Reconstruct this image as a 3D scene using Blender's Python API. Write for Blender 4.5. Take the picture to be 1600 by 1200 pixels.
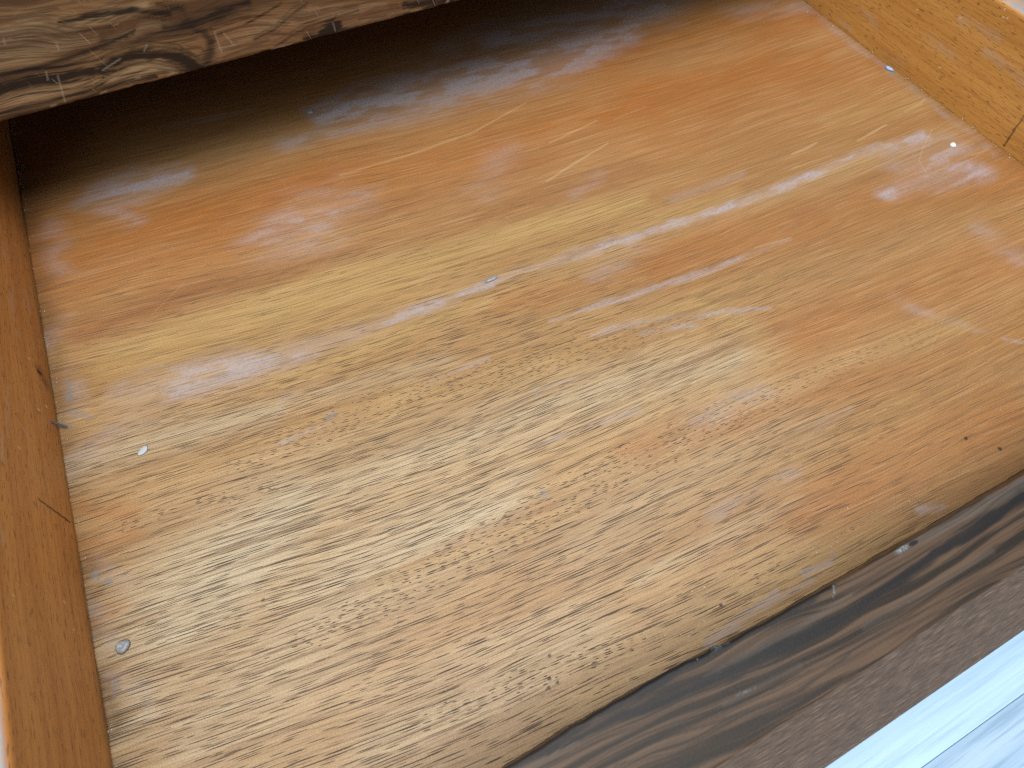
import bpy, bmesh, math, random
import numpy as np
from mathutils import Matrix, Vector

for o in list(bpy.data.objects):
    bpy.data.objects.remove(o, do_unlink=True)
scene = bpy.context.scene
COL = scene.collection

# ------------------------------------------------------------------ camera
W = 0.7217            # inner width of the drawer (m)
cam_data = bpy.data.cameras.new('camera')
cam = bpy.data.objects.new('camera', cam_data)
COL.objects.link(cam)
R = Matrix(((0.89064528, 0.38675966, -0.23909818),
            (-0.45459884, 0.76842658, -0.45040035),
            (0.00953271, 0.50984071, 0.86021601)))
cam.matrix_world = Matrix.Translation((0.16422, 0.0, 0.34)) @ R.to_4x4()
cam_data.sensor_width = 36.0
cam_data.lens = 979.86 / 1600 * 36
cam_data.clip_start = 0.01
cam_data.clip_end = 50
cam_data.dof.use_dof = True
cam_data.dof.focus_distance = 0.40
cam_data.dof.aperture_fstop = 14.0
scene.camera = cam

# ------------------------------------------------------------------ light
world = bpy.data.worlds.new('World')
scene.world = world
world.use_nodes = True
bg = world.node_tree.nodes['Background']
bg.inputs['Color'].default_value = (0.86, 0.93, 1.0, 1)
bg.inputs['Strength'].default_value = 0.28

def area(name, loc, target, size, sizey, power, col):
    d = bpy.data.lights.new(name, 'AREA')
    d.shape = 'RECTANGLE'; d.size = size; d.size_y = sizey
    d.energy = power; d.color = col
    o = bpy.data.objects.new(name, d); COL.objects.link(o)
    o.location = loc
    o.rotation_euler = (Vector(target) - Vector(loc)).to_track_quat('-Z', 'Y').to_euler()
    return o
area('ceiling_light', (0.30, 0.02, 1.9), (0.35, 0.2, 0), 1.7, 1.5, 62, (1.0, 0.97, 0.93))
area('window_light', (-0.9, -0.70, 1.55), (0.3, 0.1, 0), 1.2, 1.3, 22, (0.80, 0.91, 1.0))

scene.view_settings.view_transform = 'Standard'
scene.view_settings.look = 'None'
scene.view_settings.exposure = 0.0
scene.view_settings.gamma = 1.0
scene.view_settings.use_curve_mapping = False
scene.render.engine = 'CYCLES'
scene.cycles.use_denoising = False
scene.cycles.filter_width = 1.3
scene.cycles.max_bounces = 4
scene.cycles.sample_clamp_indirect = 4.0

# ------------------------------------------------------------------ marks, stains and figure on each board, plus one painted reflection
# (layer, strength, [(along mm, across mm, half width mm), ...])
FEATURES = {
 'panel': [
  (0, 0.8, [(39.5,282.2,9.48),(80.6,272.9,14.26),(119.7,266.7,11.5),(177.6,260.0,6.34),(222.2,258.2,4.49),(282.0,258.0,2.58)]),
  (0, 0.35, [(4.4,243.2,6.31),(57.3,274.2,14.1),(127.7,265.4,6.72)]),
  (0, 0.9, [(285.3,259.5,2.07),(349.2,254.1,4.76),(401.5,250.3,4.85),(455.5,245.3,4.38),(546.2,243.0,4.56),(600.9,244.9,5.29),(674.4,237.5,7.18)]),
  (0, 1, [(598.3,199.5,7.42),(638.9,199.4,12.96),(682.0,190.3,12.96)]),
  (0, 0.65, [(631.1,215.6,16.76),(681.9,213.4,19.36)]),
  (0, 0.5, [(304.5,210.9,1.4),(371.9,204.7,2.86),(422.0,199.0,2.9),(497.9,196.6,2.0)]),
  (0, 0.5, [(323.5,188.4,1.78),(357.5,182.5,3.58),(383.1,174.5,2.67),(444.6,152.7,1.74)]),
  (0, 0.5, [(356.4,173.1,3.49),(391.5,164.3,2.18)]),
  (0, 1, [(233.9,484.7,14.49),(301.3,480.3,31.29),(348.2,477.1,31.76),(439.8,468.9,30.82),(535.2,472.9,16.13)]),
  (0, 0.8, [(418.9,518.2,31.5),(576.3,508.0,34.88)]),
  (0, 0.5, [(194.7,463.5,9.12),(291.7,456.2,10.97)]),
  (0, 0.5, [(371.8,529.9,14.83),(547.8,521.9,15.69)]),
  (0, 0.35, [(645.8,455.1,14.52),(731.1,432.4,10.81)]),
  (0, 0.9, [(59.1,469.2,15.82),(82.3,467.1,18.84),(118.0,463.7,7.32)]),
  (0, 0.4, [(54.7,456.1,8.39),(71.0,429.5,8.02)]),
  (0, 0.55, [(158.0,371.8,18.62),(187.0,371.7,30.26),(227.7,373.8,15.5)]),
  (0, 0.3, [(181.4,385.5,19.4),(213.8,392.3,19.99)]),
  (0, 0.35, [(111.6,530.4,2.48),(151.5,520.8,3.31),(188.2,516.7,2.51)]),
  (0, 0.4, [(12.6,312.4,7.02),(12.3,281.7,7.45)]),
  (0, 0.35, [(-2.4,341.9,7.44),(13.1,357.0,7.77)]),
  (0, 0.3, [(18.2,452.2,9.53),(16.1,398.7,7.31)]),
  (0, 0.45, [(9.0,178.8,4.97),(22.4,160.7,4.09)]),
  (0, 0.5, [(4.4,118.2,3.56),(21.2,104.9,4.04),(19.9,91.6,2.21)]),
  (0, 0.3, [(2.9,159.6,4.02),(11.6,134.3,3.76)]),
  (0, 0.35, [(632.0,139.0,9.31),(634.5,106.2,9.43)]),
  (0, 0.6, [(428.9,0.2,3.07),(441.8,-4.2,2.5)]),
  (0, 0.5, [(344.9,2.7,1.86),(362.7,0.1,1.6)]),
  (0, 0.5, [(276.3,-2.0,1.99),(296.5,-2.0,2.53),(326.1,1.0,1.82)]),
  (0, 0.4, [(309.3,-1.4,1.79),(347.2,-2.3,1.57)]),
  (0, 0.3, [(346.6,108.2,8.04),(396.3,102.5,7.42)]),
  (0, 0.28, [(323.8,51.3,5.49),(378.5,50.6,5.05)]),
  (0, 0.4, [(118.0,204.2,2.05),(146.6,204.2,1.67)]),
  (0, 0.35, [(124.5,232.7,2.21),(135.0,234.0,2.23)]),
  (0, 0.35, [(714.6,434.1,6.28),(715.4,312.0,3.56),(711.9,194.2,4.42)]),
  (0, 0.22, [(317.0,341.0,12.61),(359.8,381.7,13.99)]),
  (0, 0.3, [(208.4,203.4,2.16),(252.7,202.6,2.66)]),
  (0, 0.35, [(544.6,90.5,3.91),(559.5,71.2,2.25)]),
  (0, 0.3, [(525.4,118.4,5.84),(540.7,92.4,3.93)]),
  (0, 0.3, [(245.4,135.2,1.85),(320.9,126.2,2.65)]),
  (0, 0.3, [(412.6,67.6,3.05),(437.9,67.2,2.07)]),
  (0, 0.35, [(566.8,61.7,1.83),(576.2,54.1,1.8)]),
  (0, 0.25, [(381.0,309.1,7.3),(409.9,318.8,7.55)]),
  (0, 0.22, [(443.6,270.2,5.76),(510.0,269.1,4.75)]),
  (0, 0.3, [(267.4,168.5,1.23),(297.2,164.0,1.24)]),
  (0, 0.25, [(351.5,231.0,8.03),(397.1,235.0,8.31)]),
  (1, 0.9, [(40.1,309.4,13.15),(88.3,307.7,20.74),(130.5,305.9,23.28),(219.9,300.0,21.95),(318.6,295.3,16.01),(418.5,276.6,8.08)]),
  (1, 0.6, [(122.4,246.6,3.66),(181.1,245.2,6.61),(221.5,245.5,6.77),(275.6,244.8,3.98)]),
  (1, 0.45, [(327.8,262.8,7.47),(406.1,257.4,8.79),(492.1,253.9,5.69)]),
  (1, 0.5, [(498.0,90.5,8.39),(550.3,84.6,7.73)]),
  (1, 0.55, [(203.1,1.2,14.27),(260.9,4.1,15.07),(320.5,2.0,13.03),(403.7,-5.6,9.7)]),
  (1, 0.35, [(180.2,197.1,10.87),(304.4,176.6,8.55)]),
  (1, 0.5, [(421.3,140.5,6.67),(402.7,179.9,5.47),(358.4,183.9,4.49)]),
  (1, 0.45, [(143.8,102.8,5.66),(199.9,93.7,5.09),(252.8,87.2,4.54)]),
  (1, 0.4, [(708.5,274.5,10.53),(617.2,286.0,9.06)]),
  (2, 1, [(6.3,423.4,70.56),(157.6,404.9,66.79),(369.4,394.8,87.32),(653.3,369.4,102.37)]),
  (2, 0.5, [(-1.3,352.6,21.82),(78.8,342.2,16.73)]),
  (2, 1, [(433.5,445.4,57.41),(526.5,442.8,68.0),(702.4,427.4,71.01)]),
  (2, 1, [(384.5,558.5,78.65),(322.4,565.5,77.6),(-9.2,543.3,72.42)]),
  (2, 0.6, [(277.8,239.4,6.89),(381.4,219.3,12.91),(511.9,202.5,10.22)]),
  (2, 0.8, [(410.2,221.6,20.29),(540.2,199.4,30.92),(724.4,179.4,48.57)]),
  (2, 0.75, [(448.1,127.1,24.56),(629.0,98.8,50.64)]),
  (2, 0.7, [(375.5,25.1,14.58),(530.6,15.5,28.22)]),
  (2, 0.5, [(306.7,104.3,10.58),(582.6,59.5,18.37)]),
  (2, 0.6, [(1.2,218.8,6.3),(32.4,198.8,4.58)]),
  (2, 0.5, [(4.4,192.8,7.36),(31.8,186.0,5.16)]),
  (2, 0.4, [(4.4,148.3,6.49),(17.1,148.9,4.6)]),
  (2, 0.4, [(158.5,102.9,3.18),(241.8,97.0,3.97)]),
  (2, 0.6, [(285.9,-5.2,1.49),(298.0,-8.0,1.49)]),
  (2, 0.5, [(302.4,225.2,4.82),(368.5,215.9,4.89)]),
  (3, 0.95, [(18.9,339.7,7.5),(66.2,342.4,12.18),(108.5,339.7,13.53),(174.2,331.5,9.18),(211.5,329.0,5.82)]),
  (3, 0.6, [(201.9,329.1,8.11),(277.7,319.2,14.16),(357.3,317.0,15.9),(440.4,310.2,8.78)]),
  (3, 0.5, [(232.8,359.9,10.06),(380.9,349.8,15.9)]),
  (3, 0.7, [(344.8,255.6,1.59),(385.7,256.1,1.63)]),
  (3, 0.6, [(283.0,244.8,1.5),(308.5,246.0,1.52)]),
  (3, 0.35, [(518.5,210.2,7.31),(619.8,214.6,6.65)]),
  (3, 0.35, [(304.4,36.8,8.64),(387.3,27.7,7.11)]),
  (3, 0.3, [(331.0,141.7,3.97),(481.9,134.0,5.94)]),
  (3, 0.35, [(629.9,261.3,8.65),(718.5,254.9,10.14)]),
  (4, 0.2, [(374.0,-2.5,2.13),(429.3,-4.2,6.06),(504.0,-7.0,7.46)]),
  (4, 0.6, [(1.2,555.1,4.11),(-1.1,302.6,2.91),(0.2,78.2,1.83)]),
  (4, 0.35, [(3.0,554.2,13.15),(0.7,301.7,7.76),(1.8,77.4,4.69)]),
  (4, 0.55, [(144.9,207.5,1.26),(153.1,207.8,1.27)]),
  (4, 0.5, [(238.7,64.2,1.2),(243.0,64.7,1.2)]),
  (4, 1.6, [(198.3,19.4,0.81),(198.6,19.3,0.81)]),
  (4, 1.6, [(201.2,16.0,0.8),(201.4,15.9,0.8)]),
  (4, 1.6, [(196.1,16.1,0.8),(196.4,15.9,0.8)]),
  (4, 1.6, [(203.4,28.6,0.83),(203.7,28.5,0.83)]),
  (4, 1.6, [(83.0,120.1,1.01),(83.3,119.9,1.01)]),
  (4, 1.6, [(486.9,20.9,0.99),(487.2,20.7,0.99)]),
  (4, 1.6, [(499.8,6.8,0.96),(500.2,6.6,0.96)]),
  (4, 1.6, [(295.2,9.4,0.84),(295.5,9.2,0.84)]),
  (5, 0.6, [(224.7,409.1,0.69),(283.1,406.8,1.13),(340.9,408.9,1.17),(397.4,423.1,0.77)]),
  (5, 0.7, [(367.2,331.1,0.76),(398.5,339.4,1.31),(433.6,347.8,0.68)]),
  (5, 0.55, [(390.4,369.2,0.69),(414.6,372.4,1.41),(439.8,376.4,0.72)]),
  (5, 0.8, [(560.5,269.3,0.73),(574.0,269.5,1.35),(588.3,271.2,0.74)]),
  (5, 0.8, [(620.0,258.2,0.73),(637.4,260.3,1.36),(657.4,263.3,0.75)]),
  (5, 0.6, [(550.4,255.6,0.59),(588.5,253.7,0.6)]),
  (5, 0.6, [(684.8,269.6,0.77),(705.2,271.2,1.3),(715.9,275.8,0.66)]),
  (5, 0.5, [(688.2,241.6,0.61),(661.0,226.4,0.58),(648.1,217.3,0.57),(643.0,204.7,0.55)]),
  (5, 0.5, [(469.5,201.6,0.6),(485.3,199.3,1.0),(500.4,197.4,0.6)]),
  (5, 0.6, [(692.4,203.0,0.84),(710.9,202.5,0.84)]),
  (5, 0.35, [(369.7,525.3,0.92),(408.2,523.5,0.93)]),
  (5, 0.3, [(594.2,387.6,0.78),(668.1,396.0,0.82)]),
  (5, 0.4, [(742.0,248.1,0.63),(765.2,251.5,0.64)]),
  (5, 0.35, [(454.3,371.2,0.72),(488.0,373.5,0.73)]),
  (5, 0.4, [(137.2,527.9,1.0),(183.4,519.1,1.01)]),
  (5, 0.35, [(175.2,143.6,0.33),(197.7,140.1,0.33)]),
  (5, 0.35, [(103.4,235.8,0.4),(122.3,232.3,0.4)]),
  (6, 0.7, [(279.8,261.6,2.08),(289.8,260.5,1.56)]),
  (6, 0.7, [(8.8,306.4,1.97),(10.6,302.9,1.96)]),
  (6, 0.8, [(8.8,297.6,1.93),(9.8,291.0,2.38)]),
  (6, 0.5, [(7.5,284.1,1.87),(19.3,273.2,1.83)]),
  (6, 0.8, [(6.8,173.1,2.44),(8.4,170.8,2.08)]),
  (6, 0.8, [(12.5,167.6,1.73),(13.4,165.6,1.72)]),
  (6, 0.5, [(2.9,142.1,1.59),(0.8,140.5,1.58)]),
  (6, 0.6, [(7.6,113.4,2.05),(6.3,109.3,1.45)]),
  (6, 0.45, [(241.9,106.4,3.06),(242.5,104.4,3.04)]),
  (6, 0.6, [(148.0,208.4,2.11),(152.2,208.7,1.27)]),
  (6, 0.4, [(226.4,496.0,4.91),(229.2,490.8,4.87)]),
  (6, 0.7, [(717.9,322.5,4.37),(716.8,316.6,4.32)]),
  (6, 0.5, [(365.1,2.8,1.35),(368.1,2.1,1.35)]),
  (6, 0.4, [(348.2,2.9,1.33),(346.2,2.7,1.33)]),
  (6, 0.5, [(0.8,277.7,2.29),(7.9,270.2,1.35)]),
  (6, 0.6, [(-1.6,314.3,2.0),(-0.1,307.3,2.46)]),
  (6, 0.5, [(270.9,166.7,1.23),(269.1,165.0,1.22)]),
  (6, 0.5, [(355.8,101.1,1.08),(356.2,98.4,1.07)]),
  (6, 0.6, [(435.2,-7.2,0.82),(435.5,-7.8,0.82)]),
  (6, 0.5, [(717.9,295.1,2.07),(716.2,285.7,2.03)]),
  (6, 0.5, [(352.6,175.0,1.31),(361.4,172.9,1.31)]),
  (6, 0.6, [(695.8,207.4,1.13),(711.3,206.8,1.14)]),
  (7, 1, [(94.5,202.2,9.63),(141.1,202.1,14.06),(190.6,202.0,15.35),(264.1,188.6,13.78),(352.6,175.0,13.14),(404.1,167.0,6.19)]),
  (7, 1, [(93.9,89.0,6.98),(147.4,93.5,13.5),(199.9,93.7,14.65),(259.5,98.8,14.82),(326.1,99.2,14.08),(372.6,97.6,12.27),(524.8,88.6,11.55)]),
  (7, 0.8, [(141.6,29.5,7.48),(180.7,25.2,10.13),(248.1,14.0,6.17)]),
  (7, 0.7, [(27.9,192.9,7.49),(61.8,188.1,9.08),(103.4,179.9,5.33)]),
  (7, 0.7, [(310.1,299.5,8.04),(259.2,300.4,8.97),(200.9,299.8,5.42)]),
  (7, 0.6, [(320.7,13.0,6.48),(417.3,8.2,5.68)]),
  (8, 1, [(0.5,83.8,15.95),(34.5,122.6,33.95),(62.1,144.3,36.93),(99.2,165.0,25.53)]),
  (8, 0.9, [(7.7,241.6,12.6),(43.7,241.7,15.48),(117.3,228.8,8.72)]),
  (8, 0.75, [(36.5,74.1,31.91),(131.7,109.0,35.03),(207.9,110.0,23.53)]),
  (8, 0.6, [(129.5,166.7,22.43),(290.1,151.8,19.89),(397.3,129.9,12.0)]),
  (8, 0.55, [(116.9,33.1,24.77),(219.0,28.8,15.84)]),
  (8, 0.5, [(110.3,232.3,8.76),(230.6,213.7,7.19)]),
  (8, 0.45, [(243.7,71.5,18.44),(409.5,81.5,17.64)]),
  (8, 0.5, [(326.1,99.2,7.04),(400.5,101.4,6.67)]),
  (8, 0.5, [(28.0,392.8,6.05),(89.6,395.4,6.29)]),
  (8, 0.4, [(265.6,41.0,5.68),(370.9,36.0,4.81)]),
 ],
 'rail': [
  (0, 0.855, [(102.9,104.1,1.24),(115.4,106.4,2.45),(125.6,107.7,3.24),(138.6,106.7,3.25),(150.0,101.5,3.72),(157.2,94.8,3.81),(162.6,89.7,2.59)]),
  (0, 0.469908, [(106.4,110.4,0.32),(118.6,112.9,0.88),(128.3,113.0,0.6),(139.7,113.1,0.87),(153.7,107.9,0.69),(159.0,101.1,0.85),(163.6,96.4,0.34)]),
  (0, 0.495182, [(104.6,107.6,0.33),(117.4,109.4,0.78),(127.2,111.0,0.48),(141.2,109.9,0.66),(151.6,106.4,0.77),(159.5,98.9,0.95),(164.2,93.8,0.34)]),
  (0, 0.560657, [(102.0,99.9,0.33),(113.7,101.7,0.63),(124.2,103.2,0.54),(136.9,102.1,0.48),(148.0,96.4,0.97),(154.0,91.0,0.67),(160.8,85.1,0.35)]),
  (0, 0.4803, [(98.8,97.1,0.34),(111.8,101.0,0.48),(121.1,102.4,0.46),(133.0,101.9,0.66),(147.5,94.4,0.82),(153.4,87.9,0.54),(160.0,83.0,0.35)]),
  (0, 0.365207, [(98.8,95.4,0.34),(109.8,98.7,0.71),(123.1,97.7,0.73),(133.3,98.3,0.6),(144.9,93.0,0.84),(153.1,85.7,0.74),(157.8,81.2,0.36)]),
  (0, 0.54, [(155.6,90.8,4.3),(166.2,91.4,3.86),(172.7,98.3,3.34),(173.8,107.3,2.83),(170.6,112.2,1.98),(162.3,115.9,1.17)]),
  (0, 0.377426, [(161.0,97.5,0.34),(166.9,99.1,0.48),(176.6,104.4,0.93),(176.0,114.0,0.51),(172.6,118.4,0.5),(163.4,123.2,0.3)]),
  (0, 0.242111, [(156.3,96.6,0.34),(168.5,95.8,0.82),(173.2,104.6,0.57),(176.6,112.2,0.53),(171.6,118.0,0.47),(164.2,120.6,0.31)]),
  (0, 0.307708, [(150.8,87.9,0.35),(163.2,87.5,0.52),(170.8,94.7,0.63),(171.5,103.5,0.76),(171.4,108.2,0.7),(160.7,112.6,0.32)]),
  (0, 0.22749, [(153.4,82.9,0.35),(162.9,83.9,0.97),(171.6,91.2,0.66),(171.9,100.4,0.78),(169.6,105.1,0.48),(160.7,109.2,0.32)]),
  (0, 0.377519, [(150.4,79.7,0.36),(160.8,81.0,0.74),(168.2,87.3,0.83),(168.2,97.2,0.91),(166.4,102.4,0.96),(157.7,106.4,0.32)]),
  (0, 0.45, [(162.3,115.9,1.56),(143.3,116.8,1.56),(128.8,114.2,1.19),(112.6,115.3,0.79)]),
  (0, 0.205825, [(163.5,119.0,0.31),(145.8,118.9,0.9),(131.1,116.8,0.49),(113.8,117.9,0.31)]),
  (0, 0.343367, [(161.3,116.9,0.31),(142.3,117.9,0.54),(127.8,115.4,0.47),(114.4,115.9,0.31)]),
  (0, 0.287667, [(161.2,113.2,0.32),(141.8,115.0,0.85),(126.4,112.3,0.55),(110.8,113.1,0.32)]),
  (0, 0.199379, [(161.2,115.1,0.31),(141.9,115.6,0.93),(126.5,113.3,0.67),(109.2,114.5,0.32)]),
  (0, 0.199212, [(162.8,112.6,0.32),(140.0,114.2,0.48),(125.6,111.3,0.88),(111.4,112.1,0.32)]),
  (0, 0.81, [(47.6,107.8,2.47),(65.4,108.3,3.27),(85.4,105.8,2.47),(106.6,103.9,1.65)]),
  (0, 0.606295, [(50.9,113.7,0.32),(70.1,114.2,0.42),(88.7,111.8,0.76),(109.8,110.2,0.32)]),
  (0, 0.423804, [(50.1,112.0,0.32),(67.0,111.0,0.91),(84.9,109.0,0.57),(107.4,108.0,0.32)]),
  (0, 0.436806, [(44.9,104.8,0.33),(64.0,105.3,0.6),(82.5,103.2,0.61),(103.3,101.1,0.33)]),
  (0, 0.571491, [(45.1,104.0,0.33),(62.9,104.7,0.48),(83.7,101.9,0.89),(105.0,99.9,0.33)]),
  (0, 0.443367, [(43.3,100.4,0.34),(60.9,101.7,0.71),(83.3,98.1,0.79),(103.3,95.5,0.34)]),
  (0, 0.63, [(52.8,116.0,1.19),(76.2,114.5,1.2),(94.5,115.4,1.19),(113.7,117.4,1.17),(134.3,121.4,0.77)]),
  (0, 0.250755, [(53.1,118.4,0.32),(78.1,116.5,0.53),(96.9,117.6,0.61),(115.5,119.4,0.62),(135.8,123.9,0.3)]),
  (0, 0.462375, [(52.5,116.7,0.32),(76.7,115.7,0.58),(95.4,116.4,0.89),(113.1,117.5,0.41),(135.2,122.1,0.31)]),
  (0, 0.468705, [(51.7,115.2,0.32),(76.8,113.6,0.55),(93.5,114.5,0.71),(113.4,116.0,0.43),(133.3,120.1,0.31)]),
  (0, 0.368188, [(51.6,114.8,0.32),(77.8,112.7,0.41),(95.3,114.1,0.94),(111.7,116.3,0.82),(133.4,119.2,0.31)]),
  (0, 0.400443, [(51.0,113.2,0.32),(74.0,111.5,0.73),(92.3,111.9,0.85),(112.9,114.1,0.57),(130.5,118.1,0.31)]),
  (0, 0.63, [(98.9,135.5,0.73),(122.5,134.1,1.46),(139.6,132.2,1.47),(157.0,125.8,1.51)]),
  (0, 0.393752, [(101.0,137.0,0.29),(124.5,136.1,0.8),(138.9,134.0,0.86),(157.3,127.5,0.3)]),
  (0, 0.465784, [(100.3,137.1,0.29),(123.3,135.4,0.6),(140.0,133.2,0.71),(158.1,127.3,0.3)]),
  (0, 0.386354, [(100.5,133.8,0.29),(120.4,133.1,0.47),(138.8,131.4,0.71),(156.5,124.3,0.3)]),
  (0, 0.313606, [(97.0,132.9,0.3),(122.1,131.6,0.49),(139.3,129.5,0.43),(155.6,123.0,0.3)]),
  (0, 0.373496, [(96.9,132.8,0.3),(120.8,130.4,0.37),(138.3,128.7,0.45),(155.8,122.4,0.31)]),
  (0, 0.63, [(150.4,119.7,3.09),(167.2,118.2,3.87),(185.5,119.7,3.85),(204.6,122.2,2.28)]),
  (0, 0.387362, [(153.7,126.5,0.3),(171.1,123.7,0.42),(187.3,126.6,0.67),(208.4,128.4,0.3)]),
  (0, 0.302342, [(151.4,123.1,0.3),(167.5,122.7,0.61),(186.8,123.0,0.39),(204.2,126.2,0.3)]),
  (0, 0.439551, [(147.8,115.4,0.31),(165.7,113.7,0.87),(184.0,115.1,0.81),(204.5,117.1,0.31)]),
  (0, 0.32741, [(147.3,112.9,0.32),(164.5,111.8,0.67),(181.0,113.8,0.48),(202.1,114.5,0.31)]),
  (0, 0.439346, [(145.7,110.5,0.32),(162.4,109.0,0.92),(179.4,111.1,0.41),(201.6,113.0,0.32)]),
  (0, 0.45, [(153.8,131.1,1.84),(164.8,126.2,3.0)]),
  (0, 0.317294, [(155.1,135.2,0.36),(167.8,129.9,0.37)]),
  (0, 0.340996, [(156.2,134.0,0.36),(164.3,130.2,0.37)]),
  (0, 0.311941, [(151.7,128.0,0.37),(162.9,123.1,0.38)]),
  (0, 0.332828, [(151.3,125.7,0.38),(163.9,121.6,0.38)]),
  (0, 0.219919, [(150.8,124.9,0.38),(162.0,119.7,0.39)]),
  (0, 0.54, [(39.4,95.1,1.29),(64.1,94.3,1.72),(97.4,93.7,1.29),(133.6,91.8,0.86)]),
  (0, 0.39038, [(41.0,96.9,0.34),(63.8,95.4,0.74),(94.7,95.4,0.49),(133.4,93.4,0.34)]),
  (0, 0.232218, [(39.6,97.0,0.34),(66.7,96.3,0.47),(99.7,95.2,0.67),(133.6,93.1,0.34)]),
  (0, 0.357192, [(38.4,94.8,0.35),(62.1,93.5,0.57),(97.1,92.5,0.71),(131.2,91.0,0.34)]),
  (0, 0.409746, [(38.9,91.8,0.35),(62.0,91.1,0.84),(94.5,91.0,0.6),(131.5,88.0,0.35)]),
  (0, 0.418515, [(36.3,89.8,0.35),(61.3,90.5,0.81),(96.5,89.8,0.76),(132.4,88.3,0.35)]),
  (0, 0.45, [(73.4,132.5,0.74),(105.1,128.1,0.75),(125.8,126.6,0.75)]),
  (0, 0.9, [(243.8,91.9,2.14),(250.9,92.7,3.85),(255.8,94.1,2.55)]),
  (0, 0.589182, [(247.4,98.0,0.34),(253.9,98.9,0.91),(256.5,101.1,0.33)]),
  (0, 0.4985, [(244.3,96.3,0.34),(251.5,97.3,0.79),(257.1,97.2,0.34)]),
  (0, 0.411548, [(241.2,87.1,0.35),(248.9,87.5,0.66),(256.7,88.4,0.35)]),
  (0, 0.566167, [(244.5,84.3,0.35),(247.4,86.7,0.76),(253.5,87.1,0.35)]),
  (0, 0.651746, [(241.8,82.1,0.36),(250.7,83.0,0.46),(254.7,84.0,0.35)]),
  (0, 0.72, [(231.1,91.6,0.86),(248.8,89.7,2.59),(269.3,88.1,0.87)]),
  (0, 0.32143, [(232.4,95.7,0.34),(250.5,94.1,0.44),(271.4,92.7,0.34)]),
  (0, 0.463392, [(230.3,93.8,0.34),(249.7,92.2,0.55),(269.4,91.5,0.34)]),
  (0, 0.494645, [(230.8,88.3,0.35),(248.9,87.8,0.71),(268.7,85.3,0.35)]),
  (0, 0.424959, [(228.1,88.0,0.35),(246.6,86.0,0.65),(267.4,83.6,0.35)]),
  (0, 0.538953, [(228.9,85.3,0.35),(246.7,82.6,0.6),(267.7,81.0,0.36)]),
  (0, 0.675, [(304.2,96.4,1.7),(323.4,93.7,3.46),(340.6,90.5,2.64)]),
  (0, 0.328942, [(305.1,102.2,0.33),(324.5,99.6,0.67),(343.2,96.9,0.34)]),
  (0, 0.41673, [(303.2,101.5,0.33),(322.5,98.0,0.91),(341.9,93.9,0.35)]),
  (0, 0.318737, [(303.3,93.9,0.34),(324.0,90.6,0.99),(340.6,87.5,0.36)]),
  (0, 0.376005, [(302.4,91.1,0.35),(321.3,87.7,0.93),(342.7,84.1,0.36)]),
  (0, 0.424482, [(301.6,88.0,0.35),(322.4,84.6,0.98),(338.6,82.3,0.36)]),
  (0, 0.45, [(199.7,98.9,0.83),(214.6,102.3,1.23),(229.6,109.1,1.2),(239.3,112.9,0.79)]),
  (0, 0.331091, [(201.2,101.4,0.33),(215.6,104.7,0.64),(228.0,111.8,0.49),(240.2,115.5,0.31)]),
  (0, 0.224534, [(197.7,100.3,0.33),(216.3,103.6,0.89),(228.7,111.4,0.6),(239.3,114.4,0.31)]),
  (0, 0.242195, [(198.5,98.6,0.33),(213.1,101.5,0.54),(230.6,108.2,0.51),(239.0,111.4,0.32)]),
  (0, 0.237225, [(198.5,96.6,0.34),(213.8,99.1,0.63),(229.4,106.3,0.45),(238.9,110.9,0.32)]),
  (0, 0.207094, [(198.0,97.0,0.34),(212.8,100.8,0.76),(229.6,107.3,0.75),(238.4,109.9,0.32)]),
  (0, 0.405, [(211.1,91.5,0.86),(235.3,98.4,1.25),(272.0,100.6,0.83)]),
  (0, 0.303088, [(210.6,94.2,0.34),(235.2,100.8,0.75),(272.3,102.9,0.33)]),
  (0, 0.274279, [(211.3,92.3,0.34),(237.3,99.2,0.42),(270.5,101.0,0.33)]),
  (0, 0.181481, [(211.9,89.0,0.35),(233.2,95.5,0.89),(270.4,97.5,0.34)]),
  (0, 0.313229, [(207.7,89.8,0.34),(233.6,96.6,0.43),(272.9,98.5,0.34)]),
  (0, 0.205966, [(209.5,87.9,0.35),(232.7,94.8,0.81),(272.4,96.3,0.34)]),
  (0, 0.36, [(288.4,88.2,0.87),(327.7,88.2,0.88)]),
  (0, 0.36, [(270.8,94.8,0.85),(308.1,90.2,1.31)]),
  (0, 0.180105, [(271.0,98.1,0.42),(308.5,92.1,0.43)]),
  (0, 0.200736, [(271.9,95.3,0.42),(306.4,91.6,0.43)]),
  (0, 0.209698, [(269.8,92.7,0.43),(305.7,89.0,0.44)]),
  (0, 0.267705, [(269.6,91.7,0.43),(306.1,87.3,0.44)]),
  (0, 0.156539, [(271.5,92.1,0.43),(309.7,86.7,0.44)]),
  (0, 0.45, [(170.6,107.3,0.81),(195.8,109.1,0.8),(223.4,116.6,0.78)]),
  (0, 0.36, [(177.2,92.8,0.85),(208.4,96.6,0.84)]),
  (0, 0.405, [(123.0,113.7,0.79),(142.7,107.2,0.81),(165.3,102.4,0.82)]),
  (0, 0.36, [(72.6,141.6,1.08),(102.5,141.8,0.71)]),
  (0, 0.251033, [(72.6,143.2,0.36),(102.3,143.0,0.35)]),
  (0, 0.212042, [(73.7,142.8,0.36),(102.7,142.7,0.36)]),
  (0, 0.146315, [(74.0,140.9,0.36),(101.2,141.8,0.36)]),
  (0, 0.228956, [(72.2,140.6,0.36),(100.9,141.4,0.36)]),
  (0, 0.249524, [(70.1,138.4,0.36),(100.5,139.4,0.36)]),
  (1, 0.7, [(64.9,134.7,4.44),(88.0,134.2,5.16),(114.9,133.0,3.68),(147.9,134.3,2.19)]),
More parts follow.
